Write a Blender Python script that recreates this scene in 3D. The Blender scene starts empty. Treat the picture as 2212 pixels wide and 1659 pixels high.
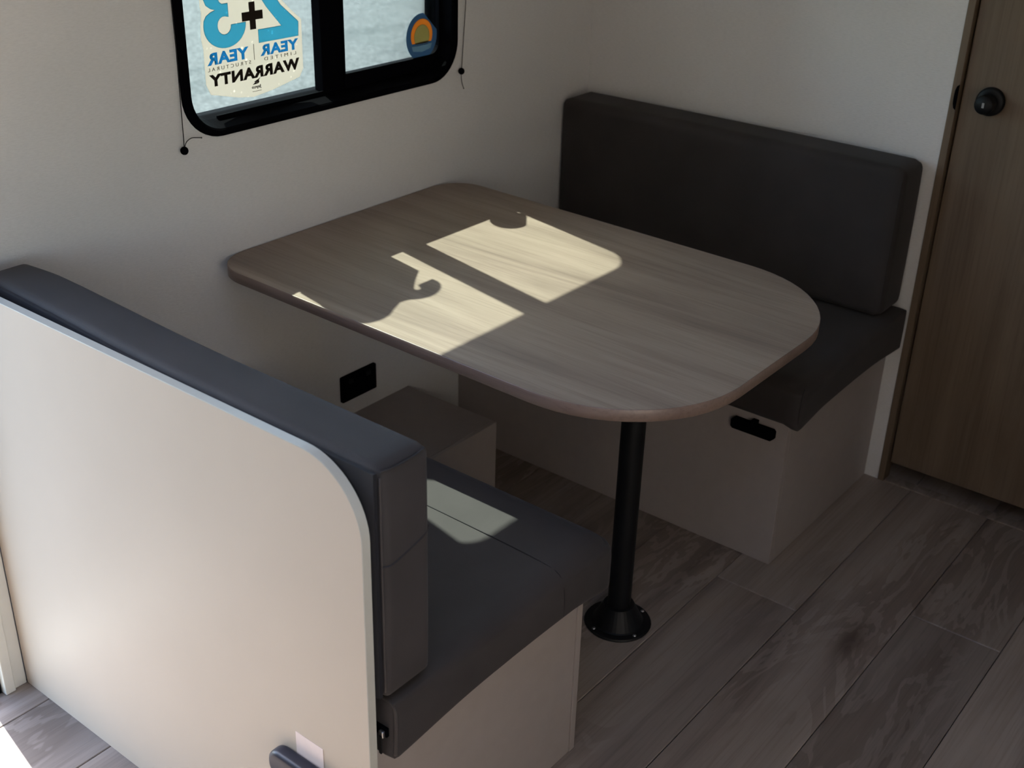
import bpy, bmesh, math, random
from mathutils import Vector, Matrix
random.seed(7)
scene = bpy.context.scene
C = scene.collection
PI = math.pi

# ------------------------------------------------------------------ camera
F_PX = 2601.39
yaw, pitch, roll = 0.65778, -0.472805, 0.0288165
cam = bpy.data.cameras.new('camera')
cam.sensor_fit = 'HORIZONTAL'; cam.sensor_width = 36.0
cam.lens = 36.0 * F_PX / 2212.0
cam.clip_start = 0.05; cam.clip_end = 300
cam_o = bpy.data.objects.new('camera', cam); C.objects.link(cam_o)
_f = Vector((math.cos(yaw) * math.cos(pitch), math.sin(yaw) * math.cos(pitch), math.sin(pitch)))
_r = Vector((math.sin(yaw), -math.cos(yaw), 0))
_u = _r.cross(_f)
_r2 = math.cos(roll) * _r + math.sin(roll) * _u
_u2 = -math.sin(roll) * _r + math.cos(roll) * _u
M = Matrix((_r2, _u2, -_f)).transposed().to_4x4()
M.translation = Vector((-2.70811, -1.86258, 1.61679))
cam_o.matrix_world = M
cam.dof.use_dof = True
cam.dof.focus_distance = 2.05
cam.dof.aperture_fstop = 6.5
scene.camera = cam_o

# ------------------------------------------------------------------ sky, sun, exposure
SUN_TRAVEL = Vector((-0.19, -1.0, -1.10))          # direction sunlight travels
world = bpy.data.worlds.new('sky'); scene.world = world
world.use_nodes = True
wn = world.node_tree.nodes; wl = world.node_tree.links
for n in list(wn): wn.remove(n)
w_out = wn.new('ShaderNodeOutputWorld'); w_bg = wn.new('ShaderNodeBackground')
w_sky = wn.new('ShaderNodeTexSky'); w_sky.sky_type = 'NISHITA'; w_sky.sun_disc = False
w_sky.sun_elevation = math.radians(47.2); w_sky.sun_rotation = math.atan2(0.19, 1.0)
w_bg.inputs['Strength'].default_value = 0.80
wl.new(w_sky.outputs[0], w_bg.inputs[0]); wl.new(w_bg.outputs[0], w_out.inputs[0])
sun = bpy.data.lights.new('sun', 'SUN'); sun.energy = 14.8; sun.angle = math.radians(0.55)
sun.color = (1.0, 0.96, 0.88)
sun_o = bpy.data.objects.new('sun', sun); C.objects.link(sun_o)
sun_o.rotation_euler = SUN_TRAVEL.to_track_quat('-Z', 'Y').to_euler()
sun_o.location = (1, 4, 6)
vs = scene.view_settings
vs.view_transform = 'Standard'; vs.look = 'None'; vs.gamma = 1.0; vs.use_curve_mapping = False
vs.exposure = 0.84
try:
    scene.cycles.max_bounces = 14; scene.cycles.diffuse_bounces = 8
    scene.cycles.transparent_max_bounces = 12; scene.cycles.use_denoising = True
except Exception:
    pass

# ------------------------------------------------------------------ materials
def mat(name):
    m = bpy.data.materials.new(name); m.use_nodes = True
    nt = m.node_tree
    return m, nt, nt.nodes['Principled BSDF']
def lin(r, g, b):
    f = lambda c: ((c / 255 + 0.055) / 1.055) ** 2.4 if c > 10 else c / 255 / 12.92
    return (f(r), f(g), f(b), 1)
def N(nt, t, **k):
    n = nt.nodes.new(t)
    for a, b in k.items(): setattr(n, a, b)
    return n
def coords(nt, scale=(1, 1, 1), loc=(0, 0, 0), rnd=False):
    tc = N(nt, 'ShaderNodeTexCoord'); mp = N(nt, 'ShaderNodeMapping')
    mp.inputs['Scale'].default_value = scale; mp.inputs['Location'].default_value = loc
    if rnd:
        oi = N(nt, 'ShaderNodeObjectInfo'); mul = N(nt, 'ShaderNodeMath', operation='MULTIPLY')
        mul.inputs[1].default_value = 37.0
        cb = N(nt, 'ShaderNodeCombineXYZ'); add = N(nt, 'ShaderNodeVectorMath', operation='ADD')
        nt.links.new(oi.outputs['Random'], mul.inputs[0])
        for i in range(3): nt.links.new(mul.outputs[0], cb.inputs[i])
        nt.links.new(tc.outputs['Object'], add.inputs[0]); nt.links.new(cb.outputs[0], add.inputs[1])
        nt.links.new(add.outputs[0], mp.inputs['Vector'])
    else:
        nt.links.new(tc.outputs['Object'], mp.inputs['Vector'])
    return mp.outputs[0]
def noise(nt, vec, scale, detail=4, rough=0.55, dist=0.0):
    n = N(nt, 'ShaderNodeTexNoise'); n.inputs['Scale'].default_value = scale
    n.inputs['Detail'].default_value = detail; n.inputs['Roughness'].default_value = rough
    n.inputs['Distortion'].default_value = dist
    nt.links.new(vec, n.inputs['Vector']); return n.outputs['Fac']
def ramp(nt, fac, stops):
    r = N(nt, 'ShaderNodeValToRGB'); e = r.color_ramp.elements
    while len(e) > 1: e.remove(e[0])
    e[0].position = stops[0][0]; e[0].color = stops[0][1]
    for p, c in stops[1:]:
        x = e.new(p); x.color = c
    nt.links.new(fac, r.inputs[0]); return r.outputs[0]
def mixc(nt, a, b, fac, mode='MIX'):
    m = N(nt, 'ShaderNodeMix', data_type='RGBA', blend_type=mode)
    for s, v in ((0, fac), (6, a), (7, b)):
        if isinstance(v, (int, float, tuple)): m.inputs[s].default_value = v
        else: nt.links.new(v, m.inputs[s])
    return m.outputs[2]
def bump(nt, bs, h, strength=0.2, dist=0.002):
    b = N(nt, 'ShaderNodeBump'); b.inputs['Strength'].default_value = strength
    b.inputs['Distance'].default_value = dist
    nt.links.new(h, b.inputs['Height']); nt.links.new(b.outputs[0], bs.inputs['Normal'])
def plain(name, col, rough=0.5, var=0.06, scale=30, bumps=0.0, metal=0.0, spec=0.5):
    m, nt, bs = mat(name)
    v = coords(nt); n = noise(nt, v, scale)
    a = tuple(c * (1 - var) for c in col[:3]) + (1,); b = tuple(min(1, c * (1 + var)) for c in col[:3]) + (1,)
    nt.links.new(ramp(nt, n, [(0.3, a), (0.7, b)]), bs.inputs['Base Color'])
    bs.inputs['Roughness'].default_value = rough; bs.inputs['Metallic'].default_value = metal
    bs.inputs['Specular IOR Level'].default_value = spec
    if bumps: bump(nt, bs, n, bumps, 0.001)
    return m

def wood(name, c_dark, c_mid, c_light, along, rough=0.45, knots=0.0, var=0.0, rnd=False, grain=1.0):
    m, nt, bs = mat(name)
    st = [1, 1, 1]; st['xyz'.index(along)] = 0.09
    v = coords(nt, tuple(s * 1.0 for s in st), rnd=rnd)
    st2 = [1, 1, 1]; st2['xyz'.index(along)] = 0.025
    v2 = coords(nt, tuple(st2), rnd=rnd)
    broad = noise(nt, v, 9 * grain, 5, 0.6, 1.2)
    fine = noise(nt, v2, 160 * grain, 3, 0.6, 0.3)
    col = ramp(nt, broad, [(0.30, c_dark), (0.5, c_mid), (0.72, c_light)])
    streak = ramp(nt, fine, [(0.33, (0.80, 0.78, 0.77, 1)), (0.52, (1, 1, 1, 1))])
    col = mixc(nt, col, streak, 0.8, 'MULTIPLY')
    if knots:
        st3 = [2.2, 2.2, 2.2]; st3['xyz'.index(along)] = 0.75
        v3 = coords(nt, tuple(st3), rnd=rnd)
        wob = noise(nt, v3, 3.2, 4, 0.6, 0.8)
        rings = N(nt, 'ShaderNodeMath', operation='MULTIPLY'); rings.inputs[1].default_value = 42.0
        nt.links.new(wob, rings.inputs[0])
        sn = N(nt, 'ShaderNodeMath', operation='SINE'); nt.links.new(rings.outputs[0], sn.inputs[0])
        ringc = ramp(nt, sn.outputs[0], [(0.0, (0.74, 0.71, 0.69, 1)), (0.4, (1, 1, 1, 1))])
        mask = ramp(nt, noise(nt, v3, 1.7, 2), [(0.46, (0, 0, 0, 1)), (0.58, (1, 1, 1, 1))])
        col = mixc(nt, col, mixc(nt, col, ringc, 1.0, 'MULTIPLY'), mask)
        vo = N(nt, 'ShaderNodeTexVoronoi'); vo.inputs['Scale'].default_value = 1.55
        nt.links.new(v3, vo.inputs['Vector'])
        kc = ramp(nt, vo.outputs['Distance'], [(0.03, (0.36, 0.31, 0.29, 1)), (0.085, (0.72, 0.68, 0.66, 1)), (0.13, (0.92, 0.90, 0.89, 1)), (0.26, (1, 1, 1, 1))])
        col = mixc(nt, col, kc, knots, 'MULTIPLY')
    if rnd and var:
        oi = N(nt, 'ShaderNodeObjectInfo')
        vc = ramp(nt, oi.outputs['Random'], [(0, (1 - var, 1 - var, 1 - var, 1)), (1, (1 + var, 1 + var * 0.9, 1 + var * 0.8, 1))])
        col = mixc(nt, col, vc, 1.0, 'MULTIPLY')
    nt.links.new(col, bs.inputs['Base Color'])
    bs.inputs['Roughness'].default_value = rough
    bump(nt, bs, fine, 0.12, 0.0006)
    return m

def wall_vinyl(name, col):
    m, nt, bs = mat(name)
    v = coords(nt, (1, 1, 1)); v2 = coords(nt, (0.35, 0.35, 1.6))
    n = noise(nt, v2, 260, 3, 0.6); b = noise(nt, v, 3, 2)
    a = tuple(c * 0.95 for c in col[:3]) + (1,)
    c1 = ramp(nt, b, [(0.3, a), (0.7, col)])
    c1 = mixc(nt, c1, ramp(nt, n, [(0.3, (0.93, 0.93, 0.93, 1)), (0.6, (1, 1, 1, 1))]), 1.0, 'MULTIPLY')
    nt.links.new(c1, bs.inputs['Base Color']); bs.inputs['Roughness'].default_value = 0.62
    bump(nt, bs, n, 0.5, 0.0012)
    return m

def fabric(name, col):
    m, nt, bs = mat(name)
    v = coords(nt)
    wv = N(nt, 'ShaderNodeTexWave', wave_type='BANDS', bands_direction='DIAGONAL')
    wv.inputs['Scale'].default_value = 330; wv.inputs['Distortion'].default_value = 1.5
    nt.links.new(v, wv.inputs['Vector'])
    n = noise(nt, v, 900, 2); s = noise(nt, v, 6, 3)
    a = tuple(c * 0.8 for c in col[:3]) + (1,); b = tuple(c * 1.15 for c in col[:3]) + (1,)
    c1 = ramp(nt, s, [(0.3, a), (0.7, b)])
    c1 = mixc(nt, c1, ramp(nt, wv.outputs['Fac'], [(0.2, (0.82, 0.82, 0.82, 1)), (0.7, (1, 1, 1, 1))]), 1.0, 'MULTIPLY')
    nt.links.new(c1, bs.inputs['Base Color']); bs.inputs['Roughness'].default_value = 0.75
    bs.inputs['Specular IOR Level'].default_value = 0.3
    bs.inputs['Sheen Weight'].default_value = 0.05; bs.inputs['Sheen Roughness'].default_value = 0.5
    h = N(nt, 'ShaderNodeMath', operation='ADD'); nt.links.new(wv.outputs['Fac'], h.inputs[0]); nt.links.new(n, h.inputs[1])
    bump(nt, bs, h.outputs[0], 0.25, 0.0006)
    return m

def film(name, col, trans=0.65, speck=0.0):
    """printed vinyl film: scatters light both ways"""
    m = bpy.data.materials.new(name); m.use_nodes = True; nt = m.node_tree
    for n in list(nt.nodes): nt.nodes.remove(n)
    out = N(nt, 'ShaderNodeOutputMaterial'); d = N(nt, 'ShaderNodeBsdfDiffuse'); t = N(nt, 'ShaderNodeBsdfTranslucent')
    mx = N(nt, 'ShaderNodeMixShader'); mx.inputs[0].default_value = trans
    v = coords(nt)
    vo = N(nt, 'ShaderNodeTexVoronoi'); vo.inputs['Scale'].default_value = 70
    nt.links.new(v, vo.inputs['Vector'])
    lite = tuple(min(1, c * 1.5 + 0.02) for c in col[:3]) + (1,)
    sp = ramp(nt, vo.outputs['Distance'], [(0.13, lite), (0.20, col)])
    msk = ramp(nt, noise(nt, v, 45, 2), [(0.50, (0, 0, 0, 1)), (0.56, (1, 1, 1, 1))])
    c = mixc(nt, col, sp, mixc(nt, (0, 0, 0, 1), msk, speck))
    for s in (d, t): nt.links.new(c, s.inputs['Color'])
    nt.links.new(d.outputs[0], mx.inputs[1]); nt.links.new(t.outputs[0], mx.inputs[2]); nt.links.new(mx.outputs[0], out.inputs[0])
    return m

def glass_mat(name='tinted_glass', c0=(0.80, 0.87, 0.83, 1), c1=(0.82, 0.885, 0.85, 1)):
    m = bpy.data.materials.new(name); m.use_nodes = True; nt = m.node_tree
    for n in list(nt.nodes): nt.nodes.remove(n)
    out = N(nt, 'ShaderNodeOutputMaterial'); t = N(nt, 'ShaderNodeBsdfTransparent'); g = N(nt, 'ShaderNodeBsdfGlossy')
    g.inputs['Roughness'].default_value = 0.02
    mx = N(nt, 'ShaderNodeMixShader'); fr = N(nt, 'ShaderNodeFresnel'); fr.inputs['IOR'].default_value = 1.33
    v = coords(nt); n = noise(nt, v, 4, 2)
    nt.links.new(ramp(nt, n, [(0.3, c0), (0.7, c1)]), t.inputs['Color'])
    nt.links.new(fr.outputs[0], mx.inputs[0]); nt.links.new(t.outputs[0], mx.inputs[1]); nt.links.new(g.outputs[0], mx.inputs[2])
    nt.links.new(mx.outputs[0], out.inputs[0])
    return m

def ground_mat():
    m, nt, bs = mat('pale_asphalt')
    v = coords(nt); a = noise(nt, coords(nt, (1, 0.75, 1)), 34, 4, 0.75); b = noise(nt, v, 0.8, 4, 0.6, 1.0)
    vs_ = coords(nt, (0.25, 1.0, 1)); st = noise(nt, vs_, 2.5, 5, 0.65, 0.5)
    c = ramp(nt, a, [(0.34, (0.046, 0.046, 0.045, 1)), (0.5, (0.072, 0.071, 0.069, 1)), (0.66, (0.122, 0.120, 0.117, 1))])
    c = mixc(nt, c, ramp(nt, b, [(0.3, (0.84, 0.86, 0.86, 1)), (0.7, (1.06, 1.06, 1.06, 1))]), 1.0, 'MULTIPLY')
    c = mixc(nt, c, ramp(nt, st, [(0.30, (0.74, 0.77, 0.77, 1)), (0.46, (1, 1, 1, 1))]), 1.0, 'MULTIPLY')
    nt.links.new(c, bs.inputs['Base Color']); bs.inputs['Roughness'].default_value = 0.95; bs.inputs['Specular IOR Level'].default_value = 0.05
    return m

MT = {}
MT['wall'] = wall_vinyl('wall_vinyl', (0.695, 0.685, 0.675, 1))
MT['ceil'] = plain('ceiling_panel', (0.72, 0.71, 0.69, 1), 0.6)
MT['plank'] = wood('vinyl_plank', (0.185, 0.150, 0.130, 1), (0.25, 0.208, 0.182, 1), (0.31, 0.262, 0.232, 1), 'x', 0.42, knots=0.85, var=0.16, rnd=True)
MT['table'] = wood('table_laminate', (0.168, 0.124, 0.097, 1), (0.240, 0.183, 0.144, 1), (0.312, 0.245, 0.194, 1), 'y', 0.46)
MT['tedge'] = wood('table_edge_band', (0.15, 0.105, 0.085, 1), (0.19, 0.135, 0.11, 1), (0.22, 0.16, 0.13, 1), 'y', 0.35)
MT['dwood'] = wood('door_oak', (0.105, 0.072, 0.045, 1), (0.140, 0.100, 0.066, 1), (0.17, 0.125, 0.084, 1), 'z', 0.5)
MT['lam'] = plain('bench_laminate', (0.315, 0.278, 0.262, 1), 0.42, 0.03)
MT['part'] = plain('partition_laminate', (0.525, 0.445, 0.358, 1), 0.5, 0.025, 4)
MT['edge'] = plain('edge_strip', (0.45, 0.445, 0.40, 1), 0.4, 0.03)
MT['black'] = plain('black_plastic', (0.002, 0.002, 0.003, 1), 0.8, 0.1, spec=0.01)
MT['blackm'] = plain('black_powder_coat', (0.0045, 0.005, 0.006, 1), 0.5, 0.1, spec=0.25)
MT['navy'] = plain('dark_latch_plastic', (0.006, 0.007, 0.020, 1), 0.38, 0.1)
MT['fab'] = fabric('charcoal_fabric', (0.037, 0.032, 0.032, 1))
MT['blackf'] = fabric('black_backing_fabric', (0.008, 0.008, 0.012, 1))
MT['seam'] = plain('seam_thread', (0.018, 0.016, 0.017, 1), 0.8)
MT['pipe'] = fabric('piping_fabric', (0.055, 0.047, 0.045, 1))
MT['metal'] = plain('screw_metal', (0.5, 0.5, 0.5, 1), 0.3, 0.05, metal=1.0)
MT['glass'] = glass_mat()
MT['clear'] = glass_mat('clear_acrylic', (0.92, 0.905, 0.885, 1), (0.93, 0.915, 0.895, 1))
MT['warm_bounce'] = plain('warm_bounce_wall', (0.70, 0.645, 0.595, 1), 0.5, 0.03, 5)  # unseen rear wall, tinted to bounce warm light onto the seat ends
MT['ground'] = ground_mat()
MT['trim'] = plain('painted_trim', (0.68, 0.67, 0.60, 1), 0.5, 0.03)
MT['label'] = plain('pink_paper_label', (0.78, 0.66, 0.62, 1), 0.6, 0.05)
MT['cord'] = plain('black_cord', (0.012, 0.012, 0.013, 1), 0.7)
MT['film'] = film('cream_film', (0.56, 0.515, 0.475, 1), 0.7, 0.7)
MT['blue'] = film('blue_print', (0.12, 0.35, 0.44, 1), 0.7, 0.6)
MT['blue2'] = film('brightened_blue_print', (0.13, 0.55, 0.95, 1), 0.95)  # same blue print, brightened to offset light lost through the film behind
MT['ink'] = film('dark_print', (0.07, 0.054, 0.045, 1), 0.7)
MT['grey'] = film('grey_print', (0.22, 0.20, 0.18, 1), 0.7)
MT['rblue'] = film('slate_blue_print', (0.07, 0.11, 0.16, 1), 0.7)
MT['rorange'] = film('orange_print', (0.38, 0.18, 0.05, 1), 0.7)
MT['rtan'] = film('tan_print', (0.22, 0.19, 0.10, 1), 0.7)
MT['rgrey'] = film('slate_grey_print', (0.13, 0.17, 0.20, 1), 0.7)

# ------------------------------------------------------------------ helpers
def obj(name, bm, m, parent=None, smooth=False, loc=None):
    me = bpy.data.meshes.new(name)
    if isinstance(bm, bmesh.types.BMesh):
        bmesh.ops.recalc_face_normals(bm, faces=bm.faces[:]); bm.to_mesh(me); bm.free()
    else:
        me = bm; me.name = name
    me.materials.clear(); me.materials.append(MT[m])
    if smooth:
        for p in me.polygons: p.use_smooth = True
    o = bpy.data.objects.new(name, me); C.objects.link(o)
    if parent: o.parent = parent
    if loc: o.location = loc
    return o
def tag(o, label, cat, group=None):
    o['label'] = label; o['category'] = cat
    if group: o['group'] = group
    return o
def struct(o, label=None, cat=None):
    o['kind'] = 'structure'
    if label: o['label'] = label
    if cat: o['category'] = cat
    return o
def empty(name, loc=(0, 0, 0)):
    o = bpy.data.objects.new(name, None); C.objects.link(o); o.location = loc; o.empty_display_size = 0.05
    return o
def rel(o, root):
    """mesh built in world coordinates, moved into the frame of its root"""
    o.data.transform(Matrix.Translation(-Vector(root.location))); return o
def box(x0, x1, y0, y1, z0, z1, bev=0.0, seg=2, bm=None):
    b = bmesh.new()
    vs_ = [b.verts.new((x, y, z)) for x in (x0, x1) for y in (y0, y1) for z in (z0, z1)]
    for q in ((0, 1, 3, 2), (4, 6, 7, 5), (0, 4, 5, 1), (2, 3, 7, 6), (0, 2, 6, 4), (1, 5, 7, 3)):
        b.faces.new([vs_[i] for i in q])
    bmesh.ops.recalc_face_normals(b, faces=b.faces[:])
    if bev: bmesh.ops.bevel(b, geom=b.edges[:], offset=bev, segments=seg, affect='EDGES', profile=0.5)
    if bm is None: return b
    me = bpy.data.meshes.new('t'); b.to_mesh(me); b.free(); bm.from_mesh(me); bpy.data.meshes.remove(me)
    return bm
def rrect(a0, a1, b0, b1, r, n=8):
    """rounded rectangle, radius may be a 4-list (low-low, high-low, high-high, low-high)"""
    if not isinstance(r, (list, tuple)): r = [r] * 4
    pts = []
    for (cx, cy, rr, st) in ((a0 + r[0], b0 + r[0], r[0], PI), (a1 - r[1], b0 + r[1], r[1], 1.5 * PI),
                             (a1 - r[2], b1 - r[2], r[2], 0), (a0 + r[3], b1 - r[3], r[3], 0.5 * PI)):
        for k in range(n + 1):
            t = st + k / n * PI / 2; pts.append((cx + rr * math.cos(t), cy + rr * math.sin(t)))
    return pts
def loft(loops, cap0=True, cap1=True, close=False):
    b = bmesh.new(); L = [[b.verts.new(p) for p in lp] for lp in loops]; n = len(loops[0])
    rng = range(len(L)) if close else range(len(L) - 1)
    for i in rng:
        A, B = L[i], L[(i + 1) % len(L)]
        for k in range(n): b.faces.new((A[k], A[(k + 1) % n], B[(k + 1) % n], B[k]))
    if not close:
        if cap0: b.faces.new(L[0])
        if cap1: b.faces.new(L[-1])
    return b
def prism(pts, axis, a, bb, bev=0.0, seg=2):
    """polygon in the two other axes, extruded a..bb along axis"""
    def P(p, h):
        return {'x': (h, p[0], p[1]), 'y': (p[0], h, p[1]), 'z': (p[0], p[1], h)}[axis]
    if bev:
        b = loft([[P(p, a) for p in pts], [P(p, bb) for p in pts]])
        bmesh.ops.recalc_face_normals(b, faces=b.faces[:])
        caps = [f for f in b.faces if len(f.verts) == len(pts)]
        es = list({e for f in caps for e in f.edges})
        bmesh.ops.bevel(b, geom=es, offset=bev, segments=seg, affect='EDGES', profile=0.5)
        return b
    return loft([[P(p, a) for p in pts], [P(p, bb) for p in pts]])
def plate_with_holes(outer, holes, axis, a, bb):
    b = bmesh.new()
    def P(p, h):
        return {'x': (h, p[0], p[1]), 'y': (p[0], h, p[1]), 'z': (p[0], p[1], h)}[axis]
    es = []
    for lp in [outer] + holes:
        v = [b.verts.new(P(p, a)) for p in lp]
        es += [b.edges.new((v[i], v[(i + 1) % len(v)])) for i in range(len(v))]
    bmesh.ops.triangle_fill(b, use_beauty=True, use_dissolve=False, edges=es)
    r = bmesh.ops.extrude_face_region(b, geom=b.faces[:])
    d = {'x': (bb - a, 0, 0), 'y': (0, bb - a, 0), 'z': (0, 0, bb - a)}[axis]
    bmesh.ops.translate(b, vec=d, verts=[g for g in r['geom'] if isinstance(g, bmesh.types.BMVert)])
    return b
def lathe(prof, n=32, origin=(0, 0, 0), axis='z'):
    loops = []
    for r, h in prof:
        lp = []
        for k in range(n):
            t = 2 * PI * k / n; a, c = max(r, 1e-4) * math.cos(t), max(r, 1e-4) * math.sin(t)
            p = {'z': (a, c, h), 'x': (h, a, c), 'y': (a, h, c)}[axis]
            lp.append(tuple(p[i] + origin[i] for i in range(3)))
        loops.append(lp)
    return loft(loops)
def tube(pts, r, n=8, bm=None, rad=None):
    pts = [Vector(p) for p in pts]; loops = []
    up = Vector((0.31, 0.52, 0.79)).normalized()
    for i, p in enumerate(pts):
        d = (pts[min(i + 1, len(pts) - 1)] - pts[max(i - 1, 0)]).normalized()
        s = d.cross(up).normalized(); t = s.cross(d)
        rr = rad[i] if rad else r
        loops.append([tuple(p + rr * (math.cos(2 * PI * k / n) * s + math.sin(2 * PI * k / n) * t)) for k in range(n)])
    return loft(loops)
def smooth_pts(pts, n=6):
    P = [Vector(p) for p in pts]; out = []
    for i in range(len(P) - 1):
        p0, p1, p2, p3 = P[max(i - 1, 0)], P[i], P[i + 1], P[min(i + 2, len(P) - 1)]
        for k in range(n):
            t = k / n
            out.append(0.5 * ((2 * p1) + (p2 - p0) * t + (2 * p0 - 5 * p1 + 4 * p2 - p3) * t * t + (3 * p1 - p0 - 3 * p2 + p3) * t ** 3))
    out.append(P[-1]); return out
def sstep(a, b, x):
    t = max(0.0, min(1.0, (x - a) / (b - a))); return t * t * (3 - 2 * t)
def cushion(x0, x1, y0, y1, z0, z1, r, bulge, n=26, deform=None, rf=None):
    """soft box: rounded edges (radius r, rf(point) may vary it) and faces that swell by bulge=(bx,by,bz)"""
    b = bmesh.new(); c = Vector(((x0 + x1) / 2, (y0 + y1) / 2, (z0 + z1) / 2)); h = Vector(((x1 - x0) / 2, (y1 - y0) / 2, (z1 - z0) / 2))
    verts = {}
    def lin_(i): # denser towards the edges
        t = -1 + 2 * i / n; return math.copysign(abs(t) ** 0.6, t) if abs(t) > 1e-9 else 0.0
    def vert(u, v, w):
        key = (round(u, 5), round(v, 5), round(w, 5))
        if key in verts: return verts[key]
        p = Vector((u * h.x, v * h.y, w * h.z)); rr = r if rf is None else rf(u, v, w)
        inner = Vector((max(-h.x + rr, min(h.x - rr, p.x)), max(-h.y + rr, min(h.y - rr, p.y)), max(-h.z + rr, min(h.z - rr, p.z))))
        d = p - inner
        if d.length > 1e-9: p = inner + d.normalized() * rr
        k = lambda t: max(0.0, 1 - abs(t) ** 3)
        if abs(u) > 0.999: p.x += math.copysign(bulge[0] * k(v) * k(w), u)
        if abs(v) > 0.999: p.y += math.copysign(bulge[1] * k(u) * k(w), v)
        if abs(w) > 0.999: p.z += math.copysign((bulge[2] if w > 0 else 0.0) * k(u) * k(v), w)
        q = c + p
        if deform: q = Vector(deform(q))
        verts[key] = b.verts.new(q); return verts[key]
    for ax in range(3):
        for s in (-1, 1):
            for i in range(n):
                for j in range(n):
                    q = []
                    for (a, d) in ((i, j), (i + 1, j), (i + 1, j + 1), (i, j + 1)):
                        t = [0, 0, 0]; t[ax] = s; t[(ax + 1) % 3] = lin_(a); t[(ax + 2) % 3] = lin_(d)
                        q.append(vert(*t))
                    if len(set(q)) == 4:
                        try: b.faces.new(q)
                        except ValueError: pass
    return b

# ------------------------------------------------------------------ the setting
LX0, RY, CZ = -4.3, -2.35, 1.98
HX0, HX1, HY0, HY1 = -2.58, -1.62, -1.75, -0.95   # roof hatch, unseen, added to let daylight in from above
W_OUT = 0.075                       # outside face of the window wall
DX0, DX1, DZ = -2.50, -1.902, 1.84  # entry doorway in the window wall

# ground outside
o = obj('ground_outside', prism([(-60, 0.3), (60, 0.3), (60, 90), (-60, 90)], 'z', -0.62, -0.60), 'ground'); struct(o)

# floor: subfloor plus vinyl planks
flr = obj('floor', box(LX0, 0.32, RY, W_OUT, -0.05, -0.0095), 'black'); struct(flr, 'grey brown wood-look plank floor', 'floor')
PW, Y0 = 0.1965, -0.086
rows = []
yy = Y0 + PW
k = 0
joint = {0: [-1.05, -2.27], 1: [-1.5, -0.3, -2.72], 2: [-0.9, -2.1], 3: [-1.2, -2.45], 4: [-1.62, -2.85], 5: [-0.647, -1.867, -3.09],
         6: [-1.52, -2.74], 7: [-0.496, -1.716, -2.936], 8: [-1.85, -3.07], 9: [-1.6, -2.8], 10: [-0.8, -2.0], 11: [-1.3, -2.5]}
# row k lies between y = Y0 - (k-1) PW and Y0 - k PW
for k in range(0, 13):
    ya = min(W_OUT - 0.004 if k == 0 else 9, Y0 - (k - 1) * PW); yb = Y0 - k * PW
    if k == 0: ya = -0.0005
    if yb < RY: yb = RY + 0.001
    if ya - yb < 0.02: continue
    cuts = sorted([LX0 + 0.001] + joint.get(k, [-1.4, -2.6]) + [0.319])
    for a, b2 in zip(cuts[:-1], cuts[1:]):
        g = 0.0007
        b_ = bmesh.new(); x0, x1, y0, y1 = a + g, b2 - g, yb + g, ya - g; cx, cy = (x0 + x1) / 2, (y0 + y1) / 2
        c_ = 0.0014
        loops = [[(x0 - cx, y0 - cy, -0.0095), (x1 - cx, y0 - cy, -0.0095), (x1 - cx, y1 - cy, -0.0095), (x0 - cx, y1 - cy, -0.0095)],
                 [(x0 - cx, y0 - cy, -c_), (x1 - cx, y0 - cy, -c_), (x1 - cx, y1 - cy, -c_), (x0 - cx, y1 - cy, -c_)],
                 [(x0 - cx + c_, y0 - cy + c_, 0), (x1 - cx - c_, y0 - cy + c_, 0), (x1 - cx - c_, y1 - cy - c_, 0), (x0 - cx + c_, y1 - cy - c_, 0)]]
        b_.free(); p_ = obj('plank', loft(loops), 'plank', flr, loc=(cx, cy, 0))

# window wall with window opening and doorway
WX0, WX1, WZ0, WZ1 = -1.308, -0.567, 0.980, 1.478
outer = [(LX0, -0.05), (DX0, -0.05), (DX0, DZ), (DX1, DZ), (DX1, -0.05), (0.40, -0.05), (0.40, CZ), (LX0, CZ)]
hole = rrect(WX0 - 0.004, WX1 + 0.004, WZ0 - 0.004, WZ1 + 0.004, 0.076)
o = obj('wall_left', plate_with_holes(outer, [hole], 'y', 0.0, W_OUT), 'wall'); struct(o, 'pale textured wall with the window', 'wall')
# bulkhead behind the far seat, up to the door
o = obj('wall_back', box(0.0, 0.035, -0.978, -0.0005, 0.0, CZ), 'wall'); struct(o, 'pale bulkhead wall behind the far seat', 'wall')
o = obj('wall_back_end', box(0.0, 0.035, RY, -1.672, 0.0, CZ), 'wall'); struct(o)
o = obj('wall_back_above', box(0.0, 0.035, -1.672, -0.978, 1.86, CZ), 'wall'); struct(o)
o = obj('wall_washroom', box(0.32, 0.36, RY, 0.0, 0, CZ), 'wall'); struct(o)
# other walls and ceiling (around the camera)
o = obj('wall_right', plate_with_holes([(LX0, -0.05), (0.40, -0.05), (0.40, CZ), (LX0, CZ)], [rrect(-3.90, -2.72, 0.95, 1.65, 0.07)], 'y', RY - 0.06, RY), 'warm_bounce'); struct(o)  # opening is for the added side window
o = obj('wall_front', box(LX0 - 0.06, LX0, RY - 0.06, W_OUT, -0.05, CZ), 'dwood'); struct(o)  # unseen wall, finish darkened to cut light bounced towards the far seat
o = obj('ceiling', plate_with_holes([(LX0, RY - 0.06), (0.40, RY - 0.06), (0.40, W_OUT), (LX0, W_OUT)], [rrect(HX0, HX1, HY0, HY1, 0.03)], 'z', CZ, CZ + 0.05), 'ceil'); struct(o)

o = obj('added_dark_panel', box(-1.45, 0.0, RY, RY + 0.014, 0.0, 0.88), 'dwood'); struct(o)  # unseen dark panel, added to soak up low bounced light
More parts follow.
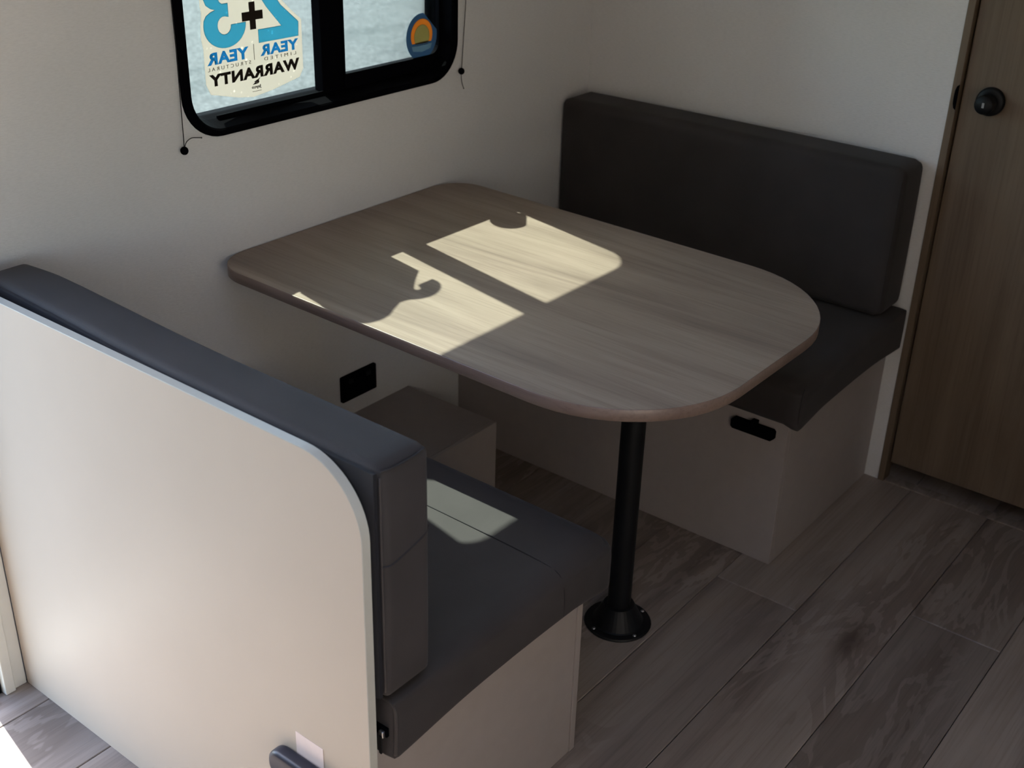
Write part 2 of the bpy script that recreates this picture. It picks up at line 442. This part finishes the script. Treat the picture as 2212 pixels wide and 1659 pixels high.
# entry doorway trim
o = obj('trim_1', box(-1.8625, -1.8375, -0.0125, -0.0005, 0.0, DZ + 0.05, 0.0015), 'trim'); struct(o, 'inner cream trim board beside the entry doorway', 'trim')
o = obj('trim_2', box(-1.884, -1.863, -0.018, -0.0005, 0.0, DZ + 0.03, 0.002), 'trim'); struct(o, 'outer cream trim board of the entry doorway', 'trim')
o = obj('trim_3', box(-1.9015, -1.8845, -0.004, W_OUT + 0.01, 0.0005, DZ, 0.002), 'black'); struct(o, 'dark doorway frame edge', 'trim')
o = obj('trim_4', box(DX0, -1.903, -0.028, W_OUT + 0.02, 0.0005, 0.006, 0.002), 'edge'); struct(o, 'pale metal doorway sill', 'trim')

# window_1
win = empty('window_1', ((WX0 + WX1) / 2, 0.0, WZ0)); struct(win, 'black framed sliding window above the table', 'window')
def L3(pts, y): return [(p[0], y, p[1]) for p in pts]
OUTR = rrect(-1.330, -0.545, 0.966, 1.500, 0.088, 10)
o1 = rrect(-1.327, -0.548, 0.969, 1.497, 0.085, 10)
i1 = rrect(-1.312, -0.563, 0.977, 1.482, 0.075, 10)
i2 = rrect(WX0, WX1, WZ0, WZ1, 0.072, 10)
i3 = rrect(WX0, WX1, 0.990, WZ1, 0.070, 10)
i4 = rrect(WX0 + 0.002, WX1 - 0.001, 0.994, WZ1 - 0.001, 0.066, 10)
i5 = rrect(WX0 - 0.012, WX1 + 0.012, 0.968, 1.490, 0.080, 10)
fr = loft([L3(OUTR, -0.0003), L3(OUTR, -0.004), L3(o1, -0.0065), L3(i1, -0.0065), L3(i2, -0.003), L3(i3, 0.036), L3(i4, 0.062), L3(i4, W_OUT + 0.004), L3(i5, W_OUT + 0.006), L3(i5, W_OUT + 0.0005), L3(rrect(WX0 - 0.003, WX1 + 0.003, WZ0 - 0.003, WZ1 + 0.003, 0.074, 10), W_OUT - 0.002), L3(rrect(WX0 - 0.003, WX1 + 0.003, WZ0 - 0.003, WZ1 + 0.003, 0.074, 10), -0.0003)], close=True)
rel(obj('window_frame', fr, 'black', win, smooth=False), win)
rel(obj('mullion', box(-0.9385, -0.8775, 0.034, 0.0605, 0.985, 1.474, 0.002), 'black', win), win)
# fixed right light: bead inside the frame
bead = plate_with_holes(rrect(-0.8772, WX1 - 0.0008, 0.9905, 1.476, [0.001, 0.060, 0.060, 0.001]), [rrect(-0.8765, -0.5745, 1.021, 1.470, [0.002, 0.03, 0.03, 0.002])], 'y', 0.0285, 0.046)
rel(obj('window_bead', bead, 'black', win), win)
rel(obj('window_track', box(-1.225, -0.939, 0.030, 0.0355, 0.9835, 0.9955, 0.0012), 'black', win), win)
rel(obj('window_pane', prism(rrect(WX0 - 0.001, -0.936, 0.9905, 1.4785, [0.063, 0.001, 0.001, 0.063]), 'y', 0.055, 0.0585), 'glass', win), win)
rel(obj('window_pane', prism(rrect(-0.8785, -0.5735, 1.0195, 1.4710, [0.001, 0.029, 0.029, 0.001]), 'y', 0.0345, 0.038), 'glass', win), win)

# panes of the unseen side window and roof hatch, both added for more daylight
o = obj('added_window', prism(rrect(-3.899, -2.721, 0.951, 1.649, 0.069), 'y', RY - 0.035, RY - 0.031), 'clear'); struct(o)
o = obj('added_hatch_pane', prism(rrect(HX0 + 0.001, HX1 - 0.001, HY0 + 0.001, HY1 - 0.001, 0.029), 'z', CZ + 0.02, CZ + 0.024), 'clear'); struct(o)

# door_1 : wooden washroom door
door = empty('door_1', (0.012, -1.0, 0.05)); struct(door, 'oak washroom door with black knob', 'door')
rel(obj('door_leaf', box(0.012, 0.034, -1.640, -0.9985, 0.052, 1.838, 0.0015), 'dwood', door), door)
kn = rel(obj('door_knob', lathe([(0.0295, 0.0118), (0.0315, 0.010), (0.0305, 0.001), (0.027, -0.001), (0.0205, -0.002), (0.0185, -0.008), (0.020, -0.014), (0.0205, -0.036), (0.0185, -0.0395), (0.001, -0.040)], 32, (0, -1.063, 0.994), 'x'), 'blackm', door, True), door)
rel(obj('keyhole_mark', prism([(-1.0655, 0.9885), (-1.0605, 0.9885), (-1.0605, 0.9995), (-1.0655, 0.9995)], 'x', -0.0407, -0.0395), 'metal', kn), door)
kn2 = kn
jm = empty('trim_5', (0.0, -0.987, 0.0)); struct(jm, 'oak door jamb at the end of the bulkhead', 'trim')
rel(obj('jamb', box(-0.004, 0.036, -0.9945, -0.9785, 0.0, 1.858, 0.001), 'dwood', jm), jm)
rel(obj('strike_plate', prism([(-0.9942, 0.966), (-0.9895, 0.970), (-0.9870, 0.979), (-0.9862, 0.994), (-0.9870, 1.009), (-0.9895, 1.018), (-0.9942, 1.022)], 'x', -0.0065, -0.0038), 'black', jm), jm)
jm2 = obj('trim_6', box(-0.004, 0.036, -1.672, -1.643, 0.0, 1.858, 0.001), 'dwood'); struct(jm2)
jm3 = obj('trim_7', box(-0.004, 0.036, -1.643, -0.9945, 1.840, 1.858, 0.001), 'dwood'); struct(jm3)
o = obj('trim_8', box(-0.004, 0.030, -1.642, -0.9965, 0.0003, 0.0045, 0.0015), 'plank'); struct(o, 'low wood-look threshold strip under the washroom door', 'trim')

# ------------------------------------------------------------------ dinette table
TILT = 0.016
TX0, TX1, TY0, TY1, TZ = -1.303, -0.549, -0.003, -1.066, 0.720
tab = empty('dinette_table', (-0.926, -0.53, 0.0)); tag(tab, 'grey brown wood laminate dinette table with rounded end on black pole', 'table')
out = rrect(TX0, TX1, TY1, TY0, [0.255, 0.255, 0.085, 0.085], 14)
sh = lambda p: (p[0], p[1], p[2] + TILT * p[1] + 0.001)
TT = 0.0225
def inset(d): return rrect(TX0 + d, TX1 - d, TY1 + d, TY0 - d, [0.255 - d, 0.255 - d, 0.085 - d, 0.085 - d], 14)
top = loft([[sh((p[0], p[1], TZ - TT + 0.001)) for p in inset(0.0019)], [sh((p[0], p[1], TZ)) for p in inset(0.0019)]])
rel(obj('table_top', top, 'table', tab), tab)
band = loft([[sh((p[0], p[1], TZ - TT)) for p in inset(0.002)], [sh((p[0], p[1], TZ - TT)) for p in inset(0.0012)], [sh((p[0], p[1], TZ - TT + 0.0012)) for p in inset(0)],
             [sh((p[0], p[1], TZ - 0.0012)) for p in inset(0)], [sh((p[0], p[1], TZ + 0.0002)) for p in inset(0.0010)], [sh((p[0], p[1], TZ + 0.0002)) for p in inset(0.002)]], close=True)
rel(obj('edge_band', band, 'tedge', tab, True), tab)
px, py = -0.930, -0.792
rel(obj('pole', lathe([(0.0235, 0.03), (0.0245, 0.045), (0.0245, 0.655), (0.0235, 0.665)], 28, (px, py, 0)), 'blackm', tab, True), tab)
bs_ = rel(obj('pole_base', lathe([(0.0700, 0.0003), (0.0715, 0.003), (0.0695, 0.0062), (0.0565, 0.0075), (0.0535, 0.0095), (0.0345, 0.046), (0.0325, 0.0500), (0.0255, 0.0512), (0.025, 0.03)], 36, (px, py, 0)), 'blackm', tab, False), tab)
for k in range(4):
    a = math.radians(160 + 88 * k)
    s_ = obj('screw', lathe([(0.0042, 0.0062), (0.0040, 0.0078), (0.0022, 0.0090), (0.0004, 0.0092)], 12, (px + 0.0625 * math.cos(a), py + 0.0625 * math.sin(a), 0)), 'metal', bs_, True); rel(s_, tab)
tb = rel(obj('pole_bracket', lathe([(0.0255, 0.625), (0.034, 0.640), (0.062, 0.676), (0.072, 0.679), (0.072, 0.6835), (0.03, 0.6835)], 32, (px, py, 0)), 'blackm', tab), tab)
for k in range(3):
    a = math.radians(250 + 60 * k)
    s_ = obj('screw', lathe([(0.0004, 0.6725), (0.004, 0.674), (0.0042, 0.679)], 10, (px + 0.067 * math.cos(a), py + 0.067 * math.sin(a), 0)), 'metal', tb, True); rel(s_, tab)
rel(obj('wall_rail', box(-1.19, -0.66, -0.022, -0.0035, 0.672, 0.6965, 0.002), 'black', tab), tab)

# ------------------------------------------------------------------ far bench
fb = empty('bench_base', (-0.27, -0.47, 0.0)); tag(fb, 'beige laminate bench base with black latch, against the back bulkhead', 'bench')
rel(obj('front_panel', box(-0.532, -0.517, -0.9415, -0.0005, 0.0005, 0.372, 0.0008), 'lam', fb), fb)
rel(obj('side_panel', box(-0.5165, -0.0005, -0.9415, -0.927, 0.0005, 0.372, 0.0008), 'lam', fb), fb)
rel(obj('top_panel', box(-0.5165, -0.0005, -0.9265, -0.0005, 0.357, 0.372), 'lam', fb), fb)
lt = prism([(-0.9155, 0.3270), (-0.9075, 0.3190), (-0.8135, 0.3190), (-0.8085, 0.3240), (-0.8085, 0.3395), (-0.8165, 0.3475), (-0.9105, 0.3475), (-0.9155, 0.3425)], 'x', -0.545, -0.5325, 0.002, 2)
la = rel(obj('latch', lt, 'black', fb), fb)
s_ = obj('latch_tongue', box(-0.548, -0.5326, -0.872, -0.858, 0.3465, 0.356, 0.0015), 'black', la); rel(s_, fb)

def seat_deform(front, back, sgn):
    def f(p):
        t = (p.x - back) / (front - back)
        if p.z < 0.44:
            w = (0.44 - p.z) / 0.06
            end = max(0.0, min(1.0, (-p.y - 0.945) / 0.025))
            p.z += w * end * (0.010 * math.sin(max(0, min(1, t)) * PI * 1.05) - 0.012 * max(0, t - 0.80) / 0.2)
        return p
    return f
def seat_parts(root, X0, X1, front, end_y, zb, zt, stitch_x):
    back = X1 if front == X0 else X0
    sg = 1 if front > back else -1
    body = cushion(X0, X1, end_y, -0.004, zb, zt, 0.022, (0.003, 0.004, 0.004), 30, seat_deform(front, back, sg),
                   rf=lambda u, v, w: 0.020 - 0.011 * sstep(0.3, 1.0, -u * sg) + 0.020 * sstep(0.2, 0.95, w) * sstep(0.2, 0.95, u * sg))
    bo = rel(obj('cushion_cover', body, 'fab', root, True), root)
    return bo
fs = empty('seat_cushion', (-0.28, -0.49, 0.374)); tag(fs, 'charcoal fabric seat cushion on the bench by the back bulkhead', 'cushion', 'dinette seat cushions')
seat_parts(fs, -0.562, -0.004, -0.562, -0.976, 0.3735, 0.480, -0.42)
rel(obj('corner_seam', tube(smooth_pts([(-0.546, -0.9705, 0.470), (-0.555, -0.9715, 0.450), (-0.5570, -0.9715, 0.425), (-0.556, -0.971, 0.395), (-0.552, -0.968, 0.382)]), 0.0012, 6), 'seam', fs), fs)
fbk = empty('backrest_cushion', (-0.06, -0.47, 0.486)); tag(fbk, 'charcoal fabric backrest cushion leaning on the back bulkhead', 'cushion', 'dinette backrest cushions')
body = cushion(-0.129, -0.004, -0.953, -0.006, 0.4855, 0.846, 0.022, (0.004, 0.003, 0.004), 26)
rel(obj('cushion_cover', body, 'fab', fbk, True), fbk)
rel(obj('corner_seam', tube([(-0.1235, -0.9470, 0.515), (-0.1240, -0.9474, 0.66), (-0.1235, -0.9470, 0.82)], 0.0011, 6), 'seam', fbk), fbk)

# ------------------------------------------------------------------ near bench
nb = empty('bench_base', (-1.56, -0.47, 0.0)); tag(nb, 'beige laminate bench base under the seat beside the tall partition', 'bench')
rel(obj('front_panel', box(-1.307, -1.292, -0.9385, -0.0005, 0.0005, 0.372, 0.001), 'lam', nb), nb)
rel(obj('side_panel', box(-1.8195, -1.3075, -0.9365, -0.922, 0.0005, 0.372, 0.0008), 'lam', nb), nb)
rel(obj('top_panel', box(-1.8195, -1.3075, -0.9215, -0.0005, 0.357, 0.372), 'lam', nb), nb)
ns = empty('seat_cushion', (-1.53, -0.49, 0.374)); tag(ns, 'charcoal fabric seat cushion with sunlit patch, beside the tall partition', 'cushion', 'dinette seat cushions')
seat_parts(ns, -1.806, -1.262, -1.262, -0.978, 0.3735, 0.482, -1.412)
st = [(-1.412, -0.06, 0.4872), (-1.412, -0.25, 0.4875), (-1.413, -0.5, 0.4875), (-1.413, -0.75, 0.4872), (-1.414, -0.90, 0.4862), (-1.415, -0.955, 0.4825), (-1.4155, -0.973, 0.474), (-1.416, -0.9812, 0.455), (-1.414, -0.9822, 0.425), (-1.412, -0.980, 0.398)]
rel(obj('top_seam', tube(smooth_pts([(x, y, z - 0.0011) for x, y, z in st]), 0.0009, 6), 'seam', ns), ns)
# edge piping and zip at the rear end
rel(obj('piping', tube(smooth_pts([(-1.8025, -0.90, 0.4795), (-1.8022, -0.955, 0.4790), (-1.8015, -0.9715, 0.4735), (-1.8012, -0.9765, 0.460), (-1.8015, -0.9775, 0.425), (-1.8015, -0.975, 0.385)]), 0.0030, 8), 'pipe', ns, True), ns)
zp = rel(obj('zip_tape', box(-1.8115, -1.8060, -0.9690, -0.55, 0.4190, 0.4340, 0.001), 'black', ns), ns)
s_ = obj('zip_slider', box(-1.8165, -1.8115, -0.9665, -0.9580, 0.4195, 0.4310, 0.0012), 'metal', zp); rel(s_, ns)
s_ = obj('zip_pull', prism(rrect(-0.9655, -0.9600, 0.392, 0.424, 0.002, 4), 'x', -1.8182, -1.8166), 'blackm', zp); rel(s_, ns)
nbk = empty('backrest_cushion', (-1.775, -0.49, 0.486)); tag(nbk, 'charcoal fabric backrest cushion standing against the tall partition', 'cushion', 'dinette backrest cushions')
def lean(y): return 0.020 * sstep(-0.62, -0.05, y)      # stands a little off the panel towards the wall
def lean_p(p):
    p.x += lean(p.y); return p
body = cushion(-1.8155, -1.7225, -0.974, -0.035, 0.488, 0.853, 0.017, (0.001, 0.004, 0.004), 28, lean_p,
               rf=lambda u, v, w: 0.014 + 0.012 * sstep(0.75, 1.0, v))
rel(obj('cushion_cover', body, 'fab', nbk, True), nbk)
pl = []
for i in range(25):
    y = -0.9675 + i * (0.9675 - 0.060) / 24; d = lean(y)
    pl.append([(-1.8205 + d, y, 0.494), (-1.8145 + d, y, 0.494), (-1.8145 + d, y, 0.8475), (-1.8205 + d, y, 0.8475)])
rel(obj('back_panel', loft(pl), 'blackf', nbk), nbk)
rel(obj('top_seam', tube(smooth_pts([(-1.811, -0.9705, 0.8485), (-1.79, -0.9752, 0.8485), (-1.755, -0.9752, 0.8485), (-1.731, -0.9705, 0.848)]), 0.0014, 6), 'seam', nbk), nbk)
rel(obj('end_seam', tube(smooth_pts([(-1.8125, -0.9705, 0.708), (-1.803, -0.9770, 0.7085), (-1.785, -0.9780, 0.7125), (-1.76, -0.9780, 0.7185), (-1.738, -0.9765, 0.724), (-1.7245, -0.9695, 0.727)]), 0.0016, 6), 'seam', nbk), nbk)
rel(obj('piping', tube(smooth_pts([(-1.8120, -0.9700, 0.840), (-1.8125, -0.9705, 0.70), (-1.8120, -0.9700, 0.502)]), 0.0016, 6), 'pipe', nbk, True), nbk)

# partition panel
pt = empty('seat_partition', (-1.83, -0.48, 0.0)); tag(pt, 'tall cream laminate partition with rounded top corner behind the near seat', 'partition')
def ppts(d):
    return rrect(-0.961 + d, -0.0135, 0.0005, 0.852 - d, [0.001, 0.001, 0.001, 0.105 - d], 16)
rel(obj('panel', prism(ppts(0.0012), 'x', -1.8365, -1.8225), 'part', pt), pt)
# edge strip follows top and end
pr = []
r_ = 0.105
path = [(-0.014, 0.852)] + [(-0.961 + r_ + r_ * math.cos(t), 0.852 - r_ + r_ * math.sin(t)) for t in [PI / 2 + PI / 2 * i / 16 for i in range(17)]] + [(-0.961, 0.0005)]
pin = [(-0.014, 0.8508)] + [(-0.961 + r_ + (r_ - 0.0012) * math.cos(t), 0.852 - r_ + (r_ - 0.0012) * math.sin(t)) for t in [PI / 2 + PI / 2 * i / 16 for i in range(17)]] + [(-0.9598, 0.0005)]
b = bmesh.new(); cols = []
for (a, i_) in zip(path, pin):
    cols.append([b.verts.new((-1.8368, i_[0], i_[1])), b.verts.new((-1.8364, a[0], a[1])), b.verts.new((-1.8226, a[0], a[1])), b.verts.new((-1.8222, i_[0], i_[1]))])
for A, B in zip(cols[:-1], cols[1:]):
    for k in range(4): b.faces.new((A[k], A[(k + 1) % 4], B[(k + 1) % 4], B[k]))
b.faces.new(cols[0]); b.faces.new(cols[-1])
rel(obj('edge_strip', b, 'edge', pt), pt)
hl = prism(rrect(-0.905, -0.768, 0.266, 0.316, 0.022, 8), 'x', -1.862, -1.8372, 0.007, 3)
h_ = rel(obj('latch_handle', hl, 'navy', pt, True), pt); h_['label'] = 'dark rounded plastic latch'
rel(obj('paper_label', prism([(-0.865, 0.300), (-0.8075, 0.300), (-0.8075, 0.3535), (-0.865, 0.3535)], 'x', -1.8371, -1.8367), 'label', pt), pt)

# wheel arch box and wall socket
wb = empty('wheel_arch_box', (-0.93, -0.145, 0.0)); tag(wb, 'low beige laminate box on the floor under the table', 'box')
rel(obj('front_panel', box(-1.20, -0.7275, -0.289, -0.279, 0.0005, 0.2195, 0.0008), 'lam', wb), wb)
rel(obj('side_panel', box(-0.7375, -0.7275, -0.2785, -0.0005, 0.0005, 0.2095), 'lam', wb), wb)
rel(obj('top_panel', box(-1.20, -0.7275, -0.2785, -0.0005, 0.21, 0.2195, 0.0005), 'lam', wb), wb)
sk = empty('power_socket', (-0.904, -0.001, 0.297)); tag(sk, 'black double power socket on the wall under the table', 'socket')
pl_ = rel(obj('socket_plate', prism(rrect(-0.962, -0.847, 0.264, 0.331, 0.004, 4), 'y', -0.009, -0.0006, 0.0015), 'black', sk), sk)
for x in (-0.934, -0.875):
    rel(obj('socket_rocker', box(x - 0.007, x + 0.007, -0.0115, -0.0088, 0.309, 0.321, 0.0008), 'blackm', sk), sk)

# ------------------------------------------------------------------ blind cords
def cord(label, pts, bead, tail):
    r = empty('blind_cord', bead); tag(r, label, 'cord', 'blind cords beside the window')
    rel(obj('string', tube(pts, 0.0009, 6), 'cord', r, True), r)
    rel(obj('bead', lathe([(0.0003, -0.0078), (0.004, -0.0068), (0.0068, -0.004), (0.0078, 0), (0.0070, 0.004), (0.0045, 0.0068), (0.0022, 0.0078), (0.0003, 0.008)], 18, bead), 'black', r, True), r)
    t = tube(smooth_pts(tail), 0.0009, 6); tl = rel(obj('tail', t, 'cord', r, True), r)
    e = tail[-1]
    rel(obj('knot', lathe([(0.0002, -0.0016), (0.0017, 0), (0.0002, 0.0016)], 10, e), 'cord', r, True), r)
cord('black pull cord with round bead left of the window', [(-1.3405, -0.0100, 0.965), (-1.337, -0.0098, 1.15), (-1.332, -0.0008, 1.53)], (-1.3405, -0.0092, 0.9575),
     [(-1.3395, -0.010, 0.964), (-1.336, -0.012, 0.974), (-1.325, -0.013, 0.9795), (-1.311, -0.012, 0.9775), (-1.299, -0.010, 0.9745)])
cord('black pull cord with round bead right of the window', [(-0.538, -0.0100, 0.986), (-0.525, -0.0098, 1.13), (-0.500, -0.0008, 1.53)], (-0.538, -0.0092, 0.9795),
     [(-0.538, -0.009, 0.974), (-0.539, -0.010, 0.963), (-0.536, -0.010, 0.951), (-0.530, -0.010, 0.938)])

# ------------------------------------------------------------------ stickers on the glass
YS = 0.0548                      # inside face of the left pane
def text_mesh(txt, bold=0.0, spacing=1.0):
    cu = bpy.data.curves.new('txt', 'FONT'); cu.body = txt; cu.size = 1.0; cu.offset = bold; cu.space_character = spacing
    cu.resolution_u = 4
    t = bpy.data.objects.new('txt', cu); C.objects.link(t)
    bpy.context.view_layer.update()
    me = bpy.data.meshes.new_from_object(t.evaluated_get(bpy.context.evaluated_depsgraph_get()))
    bpy.data.objects.remove(t); bpy.data.curves.remove(cu)
    return me
def flip_fit(me, xl, xr, zb, zt, y, skew=0.0):
    """fit text to the box, mirrored as seen from inside (reads from outside)"""
    xs = [v.co.x for v in me.vertices]; ys = [v.co.y for v in me.vertices]
    a, b2, c, d = min(xs), max(xs), min(ys), max(ys)
    for v in me.vertices:
        u = (v.co.x - a) / (b2 - a); w = (v.co.y - c) / (d - c)
        v.co = (xr - u * (xr - xl), y, zb + w * (zt - zb) + skew * (0.5 - u))
    return me
def thick(me, y0, t=0.0004):
    b = bmesh.new(); b.from_mesh(me)
    r = bmesh.ops.extrude_face_region(b, geom=b.faces[:])
    bmesh.ops.translate(b, vec=(0, -t, 0), verts=[g for g in r['geom'] if isinstance(g, bmesh.types.BMVert)])
    return b
def ribbon(pts, widths, y):
    """flat thick stroke in the glass plane, pts (x,z)"""
    b = bmesh.new(); L = []
    n = len(pts)
    for i in range(n):
        p = Vector(pts[i]); d = (Vector(pts[min(i + 1, n - 1)]) - Vector(pts[max(i - 1, 0)])).normalized(); s = Vector((-d.y, d.x)) * widths[i] / 2
        q = [p + s, p - s]
        L.append([b.verts.new((q[0].x, y, q[0].y)), b.verts.new((q[1].x, y, q[1].y)), b.verts.new((q[1].x, y - 0.0004, q[1].y)), b.verts.new((q[0].x, y - 0.0004, q[0].y))])
    for A, B in zip(L[:-1], L[1:]):
        for k in range(4): b.faces.new((A[k], A[(k + 1) % 4], B[(k + 1) % 4], B[k]))
    b.faces.new(L[0]); b.faces.new(L[-1]); return b
ws = empty('warranty_sticker', (-1.10, YS, 1.012)); tag(ws, 'cream window sticker with blue digits 2 and 3 and the word warranty, seen mirrored', 'sticker')
# digit outlines, given as seen from inside (x to the right, z up)
def glyph_poly(pts, y, t=0.0004):
    return prism(pts, 'y', y - t, y)
def arc(cx, cz, rx, rz, a0, a1, n=12):
    return [(cx + rx * math.cos(math.radians(a0 + (a1 - a0) * i / n)), cz + rz * math.sin(math.radians(a0 + (a1 - a0) * i / n))) for i in range(n + 1)]
two = ([(-1.089, 1.113), (-0.983, 1.113), (-0.981, 1.142)]
       + [(-1.026, 1.180), (-1.037, 1.194)] + arc(-1.0300, 1.2085, 0.0105, 0.0125, 210, 20, 8)
       + [(-1.018, 1.200), (-0.981, 1.200)] + arc(-1.0290, 1.2080, 0.0480, 0.0430, -5, 185, 16)
       + [(-1.0755, 1.196), (-1.064, 1.180), (-1.028, 1.1395), (-1.089, 1.1395)])
three = (arc(-1.1705, 1.1585, 0.0520, 0.0435, 5 - 5, -185, 18) + [(-1.2205, 1.172), (-1.2145, 1.1805), (-1.203, 1.1865), (-1.192, 1.1890), (-1.203, 1.1925), (-1.2130, 1.1995)] + arc(-1.1700, 1.2140, 0.0490, 0.0415, 180, 0, 16) + [(-1.157, 1.2105)]
         + arc(-1.1700, 1.2130, 0.0135, 0.0150, 10, 250, 9) + [(-1.160, 1.199), (-1.160, 1.1725)] + arc(-1.1720, 1.1580, 0.0165, 0.0170, 80, 360, 12))
# film: lower label joined to the outlines of both digits
def grow(pts, d):
    n = len(pts); A = sum(pts[i][0] * pts[(i + 1) % n][1] - pts[(i + 1) % n][0] * pts[i][1] for i in range(n)); sg = 1 if A > 0 else -1
    outp = []
    for i in range(n):
        p0, p1, p2 = Vector(pts[i - 1]), Vector(pts[i]), Vector(pts[(i + 1) % n])
        e1 = (p1 - p0); e2 = (p2 - p1)
        e1 = e1.normalized() if e1.length > 1e-9 else e2.normalized(); e2 = e2.normalized() if e2.length > 1e-9 else e1
        n1 = Vector((e1.y, -e1.x)) * sg; n2 = Vector((e2.y, -e2.x)) * sg; nn = (n1 + n2)
        nn = nn.normalized() if nn.length > 1e-6 else n1
        outp.append(tuple(p1 + nn * d / max(0.6, nn.dot(n1))))
    return outp
sil = ([(-1.2275, 1.052), (-1.218, 1.031), (-1.150, 1.0140), (-1.111, 1.0085), (-1.060, 1.0145), (-0.985, 1.0290), (-0.974, 1.045), (-0.973, 1.145)]
       + [(-1.003, 1.170), (-1.024, 1.190)] + arc(-1.0300, 1.2070, 0.0070, 0.0080, 240, -10, 6) + [(-1.018, 1.196), (-0.977, 1.196)]
       + arc(-1.0290, 1.2080, 0.0540, 0.0480, 0, 140, 12) + [(-1.083, 1.233), (-1.098, 1.231)] + arc(-1.1700, 1.2140, 0.0560, 0.0480, 45, 178, 14)
       + [(-1.2265, 1.200), (-1.2245, 1.186), (-1.2285, 1.165), (-1.2300, 1.140), (-1.2265, 1.118), (-1.2270, 1.100)])
YF = YS - 0.0002
rel(obj('film', plate_with_holes(sil, [grow(two, -0.0006), grow(three, -0.0006)], 'y', YF, YF - 0.0004), 'film', ws), ws)
YP = YF - 0.0006
rel(obj('digit_two', glyph_poly(two, YP), 'blue', ws), ws)
rel(obj('digit_three', glyph_poly(three, YP), 'blue', ws), ws)
pc = (-1.1015, 1.1680)
plus = [(pc[0] + a, pc[1] + b2) for a, b2 in ((-0.0075, -0.0265), (0.0075, -0.0265), (0.0075, -0.0085), (0.0265, -0.0085), (0.0265, 0.0085), (0.0075, 0.0085), (0.0075, 0.0265), (-0.0075, 0.0265), (-0.0075, 0.0085), (-0.0265, 0.0085), (-0.0265, -0.0085), (-0.0075, -0.0085))]
rel(obj('plus_sign', glyph_poly(plus, YP - 0.0006), 'ink', ws), ws)
def words(name, txt, xl, xr, zb, zt, m, bold=0.0, spacing=1.0, y=YP):
    me = flip_fit(text_mesh(txt, bold, spacing), xl, xr, zb, zt, y)
    rel(obj(name, thick(me, y), m, ws), ws)
words('lettering', 'YEAR', -1.0870, -0.984, 1.0865, 1.1085, 'blue2', 0.045, 1.1)
words('lettering', 'YEAR', -1.2205, -1.1165, 1.0870, 1.1105, 'blue2', 0.045, 1.1)
words('lettering', 'LIMITED', -1.0780, -0.992, 1.0765, 1.0830, 'grey', 0.0, 1.7)
words('lettering', 'STRUCTURAL', -1.2205, -1.1125, 1.0755, 1.0825, 'grey', 0.0, 1.6)
words('lettering', 'WARRANTY', -1.2190, -0.9840, 1.0455, 1.0690, 'ink', 0.050, 1.12)
rel(obj('divider_line', box(-1.1036, -1.1024, YP - 0.0004, YP, 1.0820, 1.1130), 'grey', ws), ws)
# small bird emblem with the name below
bird = [(-1.1120, 1.0330), (-1.1050, 1.0335), (-1.0970, 1.0345), (-1.0945, 1.0375), (-1.0960, 1.0400), (-1.0915, 1.0455), (-1.0975, 1.0425), (-1.1030, 1.0408), (-1.1085, 1.0385), (-1.1050, 1.0378), (-1.1100, 1.0345)]
rel(obj('emblem', glyph_poly(bird, YP), 'ink', ws), ws)
rel(obj('emblem_eye', glyph_poly(arc(-1.1015, 1.0368, 0.0022, 0.0014, 0, 330, 11), YP - 0.0006), 'film', ws), ws)
words('lettering', 'Jayco', -1.1150, -1.0900, 1.0235, 1.0315, 'ink', 0.03)
rel(obj('underline', box(-1.1140, -1.0900, YP - 0.0004, YP, 1.0190, 1.0198), 'ink', ws), ws)

rs = empty('round_sticker', (-0.632, 0.0343, 1.022)); tag(rs, 'round slate blue and orange sticker in the corner of the right pane', 'sticker')
cx, cz, R_ = -0.6280, 1.0650, 0.0525
def cut(r):  # disc with a straight peeled edge at the upper right
    p = arc(cx, cz, r * 0.98, r, 82, 372, 36); return p
ring = arc(cx, cz + 0.004, 0.0365, 0.0365, -28, 208, 26)
tan_ = arc(cx, cz + 0.001, 0.0260, 0.0265, -38, 218, 24)
lowb = [(cx - 0.034, cz - 0.0175), (cx + 0.034, cz - 0.0175), (cx + 0.030, cz - 0.029), (cx, cz - 0.034), (cx - 0.030, cz - 0.029)]
YR = 0.0342
rel(obj('disc', plate_with_holes(cut(R_), [grow(ring, -0.0004), grow(lowb, -0.0004)], 'y', YR, YR - 0.0004), 'rblue', rs), rs)
rel(obj('orange_ring', plate_with_holes(ring, [grow(tan_, -0.0004)], 'y', YR - 0.0005, YR - 0.0008), 'rorange', rs), rs)
rel(obj('tan_centre', prism(tan_, 'y', YR - 0.0012, YR - 0.0009), 'rtan', rs), rs)
rel(obj('lower_band', prism(lowb, 'y', YR - 0.0012, YR - 0.0009), 'rgrey', rs), rs)
